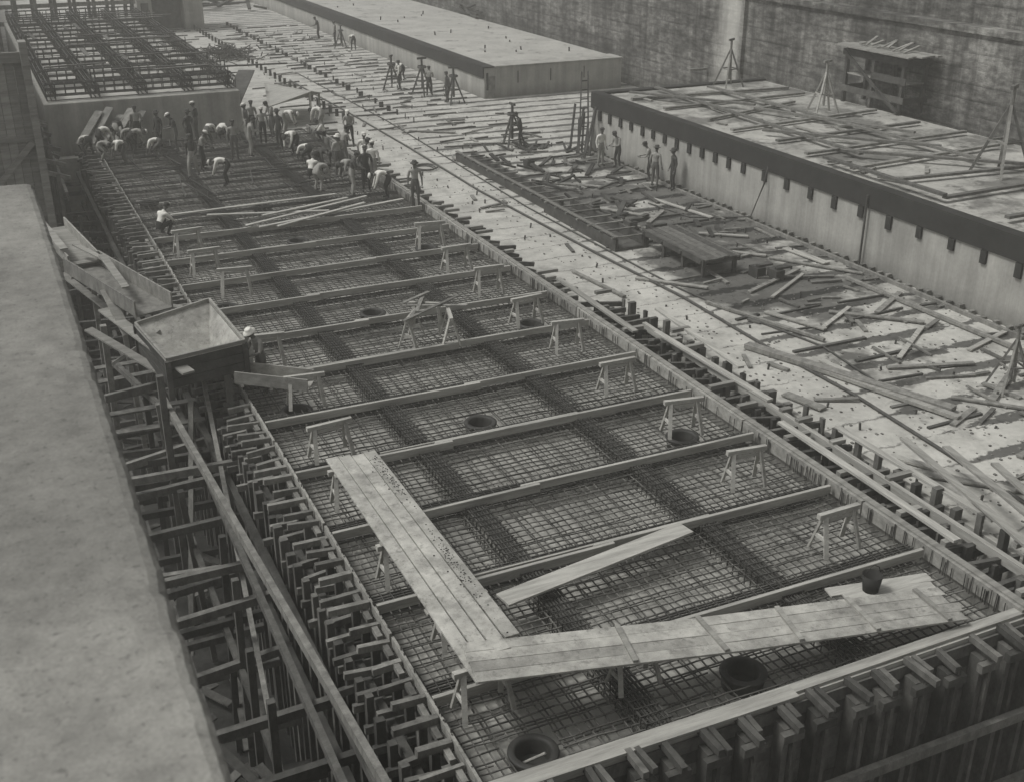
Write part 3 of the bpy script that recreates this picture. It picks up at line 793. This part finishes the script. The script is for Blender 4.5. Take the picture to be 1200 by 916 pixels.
def build_person(pose):
    P=POSES[pose];g=lambda k,s:(Vector(P[k+"2"]) if s<0 and k+"2" in P else Vector((P[k][0]*s,P[k][1],P[k][2])))
    V=[];E=[];Rd=[]
    def v(p,r): V.append(tuple(p));Rd.append(r);return len(V)-1
    segs=[]
    def e(a,b,l): E.append((a,b));segs.append((Vector(V[a]),Vector(V[b]),l))
    pel=v(P["pel"],(.135,.11));wai=v(P["wai"],(.125,.10));che=v(P["che"],(.15,.115));nec=v(P["nec"],(.055,.055));hd=v(P["hea"],(.06,.07))
    e(pel,wai,1);e(wai,che,0);e(che,nec,0);e(nec,hd,2)
    hands=[]
    for s in (1,-1):
        sh=v(g("sh",s),(.068,.068));el=v(g("el",s),(.045,.045));wr=v(g("wr",s),(.030,.030))
        dv=(Vector(V[wr])-Vector(V[el])).normalized();pa=v(Vector(V[wr])+dv*.07,(.038,.022))
        e(che,sh,0);e(sh,el,0);e(el,wr,3);e(wr,pa,2);hands.append((Vector(V[pa]),dv,s))
        hp=v(g("hp",s),(.095,.10));kn=v(g("kn",s),(.065,.065));an=v(g("an",s),(.045,.045));to=v(g("to",s),(.045,.035))
        e(pel,hp,1);e(hp,kn,1);e(kn,an,1);e(an,to,4)
    me=bpy.data.meshes.new("t");me.from_pydata(V,E,[])
    o=bpy.data.objects.new("t",me);COL.objects.link(o)
    sk=o.modifiers.new("s","SKIN");sk.use_smooth_shade=True
    sv=me.skin_vertices[0].data
    for i,r in enumerate(Rd): sv[i].radius=r;sv[i].use_root=(i==0)
    sb=o.modifiers.new("u","SUBSURF");sb.levels=2
    bpy.context.view_layer.update()
    dg=bpy.context.evaluated_depsgraph_get();em=o.evaluated_get(dg).to_mesh()
    m=M_();m.v=[tuple(x.co) for x in em.vertices]
    for p in em.polygons:
        c=p.center;best=9;l=0
        for a,b,lb in segs:
            ab=b-a;t=max(0,min(1,(c-a).dot(ab)/ab.length_squared));dd=(c-(a+ab*t)).length
            if dd<best: best=dd;l=lb
        m.f.append(tuple(p.vertices));m.mi.append(l)
    bpy.data.objects.remove(o)
    for c,dv,s in hands:
        side=dv.cross(Vector((0,1,0)) if abs(dv.y)<.8 else Vector((0,0,1))).normalized();nr=side.cross(dv)
        for k,ln in enumerate((.065,.075,.07,.055)):
            b=c+side*(-.028+.019*k)+dv*.02
            m.tube([b,b+dv*ln*.55+nr*.004,b+dv*ln+nr*.022],[.010,.009,.007],6,2)
        b=c-side*.03*s-dv*.02;m.tube([b,b-side*.03*s+dv*.025+nr*.01,b-side*.035*s+dv*.055+nr*.02],[.012,.010,.008],6,2)
    H=Vector(P["hea"]);Mx=Matrix.Rotation(math.radians(P["tilt"]),3,"X")
    Hc=H+Mx@Vector((0,.01,.04))
    def fn(p):
        q=p.copy()
        if q.z<0: q.x*=1-.25*(-q.z/.12);q.y*=1-.08*(-q.z/.12)
        if q.y>.06 and abs(q.x)<.02 and -.035<q.z<.02: q.y+=.018
        return q
    m.ell(Hc,(.077,.098,.118),20,14,2,Mx,fn)
    m.ell(Hc+Mx@Vector((0,.102,-.015)),(.011,.016,.022),8,6,2,Mx)
    for s in (1,-1):
        m.ell(Hc+Mx@Vector((s*.079,-.005,-.005)),(.010,.020,.030),8,6,2,Mx)
        m.ell(Hc+Mx@Vector((s*.028,.088,.012)),(.011,.007,.007),8,6,5,Mx)
    m.ell(Hc+Mx@Vector((0,.088,-.055)),(.022,.007,.005),8,6,5,Mx)
    m.ell(Hc+Mx@Vector((0,-.014,.022)),(.084,.098,.106),18,12,5,Mx,lambda p:Vector((p.x,p.y if p.y<.05 else .05,max(p.z,-.06))))
    return m,Hc,Mx
def hat(m,Hc,Mx,kind):
    c=Hc+Mx@Vector((0,0,.055))
    if kind=="brim": m.lathe([(.10,-.002),(.165,-.012),(.168,-.006),(.10,.012),(.094,.07),(.07,.10),(.03,.09),(0,.088)],c,22,6,Mx)
    elif kind=="cap":
        m.lathe([(.09,-.01),(.108,.02),(.10,.06),(.06,.078),(0,.08)],c,20,6,Mx)
        m.ell(c+Mx@Vector((0,.10,0)),(.06,.06,.008),12,6,6,Mx)
cache={}
def person(pose,hk,x,y,z,face,shirt,pants,skin=SK,hatm=HATD,sl=False,s=1.0):
    key=(pose,hk)
    if key not in cache:
        m,Hc,Mx=build_person(pose);hat(m,Hc,Mx,hk);cache[key]=m
    m=cache[key]
    me=m.mesh("worker",[shirt,pants,skin,(skin if sl else shirt),SHOE,HAIR,hatm])
    me.polygons.foreach_set("use_smooth",[True]*len(me.polygons))
    o=bpy.data.objects.new("worker",me);COL.objects.link(o);o.location=(x,y,z);o.rotation_euler=(0,0,math.radians(face));o.scale=(s,s,s)
    return o
G=(SH_W,SH_G,SH_D);Pn=(PA_D,PA_D,PA_G,PA_L)
WK_=[("bendlow","brim",4.4,55.4,20,0),("bend","cap",5.1,55.8,-60,0),("bend","cap",5.6,52.9,100,0),("bendlow","brim",4.9,54.0,-100,1),("stand","cap",6.8,56.6,160,1),("stand","brim",7.6,55.4,120,2),("work","cap",8.2,54.5,90,2),
("walk","cap",8.0,49.3,150,2),("stand","brim",8.9,55,-150,2),("bend","cap",8.9,47.4,70,0),("stand","cap",10.3,51.8,170,1),("work","cap",11.1,52.2,-90,1),("stand","cap",12.2,54.3,160,1),("stand","brim",12.7,53.2,120,2),
("work","cap",13.0,55.8,100,1),("bend","cap",13.9,56.4,-120,0),("bendlow","cap",13.0,49.6,30,0),("crouch","cap",12.4,46.6,-40,0),("stand","brim",13.6,46.8,-160,1),("work","cap",13.2,43.6,-100,2),("stand","cap",13.9,44.0,170,2),("bend","cap",14.2,42.6,80,0),
("stand","brim",14.9,41.0,160,1),("bend","cap",15.4,55.8,40,0),("work","cap",15.6,51.5,150,1),("crouch","cap",5.4,41.2,-60,0),("bend","cap",9.7,54.5,-40,0),("stand","cap",14.5,44.9,-30,0),("work","brim",14.3,45.5,-80,0),("bendlow","cap",6.4,56.3,60,1),("stand","cap",9.5,56.5,60,2),("bend","brim",13.6,45.2,100,1),("stand","cap",12.1,56.0,-170,1),
("bend","cap",6.4,54.8,-80,1),("bendlow","cap",7.2,53.6,60,0),("bend","brim",5.9,57.0,-20,2),("work","cap",8.6,50.4,-120,1),("bend","cap",12.9,51.4,120,0),("work","cap",14.4,48.6,-60,1),("stand","cap",11.6,55.0,90,2),("bendlow","brim",10.6,55.6,160,0),("bend","cap",13.0,47.4,-150,2),("walk","cap",14.8,46.9,170,0),("bend","cap",12.2,44.8,-60,1),("crouch","brim",14.9,53.8,80,0)]
for i,(po,hk,x,y,fc,sh) in enumerate(WK_):
    person(po,hk,x,y,.02 if x<15.1 else .17,fc,G[sh],Pn[i%4],hatm=(HATL if i%3==0 else HATD),sl=(i%2==0),s=1.03+j(.03))
person("work","brim",5.38,26.5,.02,110,SH_G,PA_G,SK,HATL,True)
for po,hk,x,y,fc,sh,pa in (("stand","cap",25.9,46.1,-170,SH_W,PA_L),("work","cap",26.4,45.4,100,SH_G,PA_D),("stand","brim",26.2,41.8,-60,SH_G,PA_G),("work","cap",26.5,42.8,60,SH_G,PA_D),("stand","brim",26.6,41.0,80,SH_D,PA_D),
    ("stand","cap",24.3,69.0,60,SH_W,PA_D),("work","cap",25.2,66.2,-20,SH_G,PA_D),("stand","cap",25.4,63.8,90,SH_D,PA_D),("work","cap",24.2,51.2,60,SH_D,PA_D),("stand","cap",26.5,89.9,60,SH_G,PA_D),("bend","cap",26.9,86.6,0,SH_W,PA_D),("work","cap",26.2,93.5,60,SH_D,PA_D),("bend","cap",25.5,72,30,SH_W,PA_D)):
    person(po,hk,x,y,fz,fc,sh,pa)

# ------------------------------------------------------------ scattering box added to lift the blacks and veil the distance
m=M_();m.box(-60,-40,-6.6,90,230,24)
hz=m.obj("haze",[])
hm=bpy.data.materials.new("black_lift_haze");hm.use_nodes=True;nt=hm.node_tree;nt.nodes.clear()
vs=nt.nodes.new("ShaderNodeVolumeScatter");ou=nt.nodes.new("ShaderNodeOutputMaterial");nt.links.new(vs.outputs[0],ou.inputs["Volume"])
vs.inputs["Color"].default_value=(T[0],T[1],T[2],1);vs.inputs["Density"].default_value=.0024;vs.inputs["Anisotropy"].default_value=.0
hz.data.materials.append(hm)

# ------------------------------------------------------------ light, sky, camera
wd=bpy.data.worlds.new("World");sc.world=wd;wd.use_nodes=True
nt=wd.node_tree;bg=nt.nodes["Background"]
sk=nt.nodes.new("ShaderNodeTexSky");sk.sky_type="NISHITA";sk.sun_disc=False
EL,AZ=math.radians(56),math.radians(-70)
sk.sun_elevation=EL;sk.sun_rotation=AZ;sk.dust_density=3
bw=nt.nodes.new("ShaderNodeRGBToBW");nt.links.new(sk.outputs[0],bw.inputs[0])
cb=nt.nodes.new("ShaderNodeCombineColor")
for i in range(3):nt.links.new(bw.outputs[0],cb.inputs[i])
nt.links.new(cb.outputs[0],bg.inputs[0]);bg.inputs[1].default_value=.15
sd=bpy.data.lights.new("sun","SUN");sd.energy=2.15;sd.angle=math.radians(14);sd.color=(1,.99,.96)
so=bpy.data.objects.new("sun",sd);COL.objects.link(so)
dirv=Vector((math.sin(AZ)*math.cos(EL),math.cos(AZ)*math.cos(EL),math.sin(EL)))
so.rotation_euler=dirv.to_track_quat("Z","Y").to_euler()
cd=bpy.data.cameras.new("camera");co=bpy.data.objects.new("camera",cd);COL.objects.link(co);sc.camera=co
pit=math.atan(613/1344);yaw=math.atan(685/1477)
co.location=(0,0,12);co.rotation_euler=(math.pi/2-pit,0,-yaw)
cd.sensor_width=36;cd.lens=36*1344/1200;cd.clip_start=.1;cd.clip_end=1200
cd.dof.use_dof=True;cd.dof.focus_distance=26;cd.dof.aperture_fstop=3.2
sc.view_settings.view_transform="Standard";sc.view_settings.look="None";sc.view_settings.exposure=0
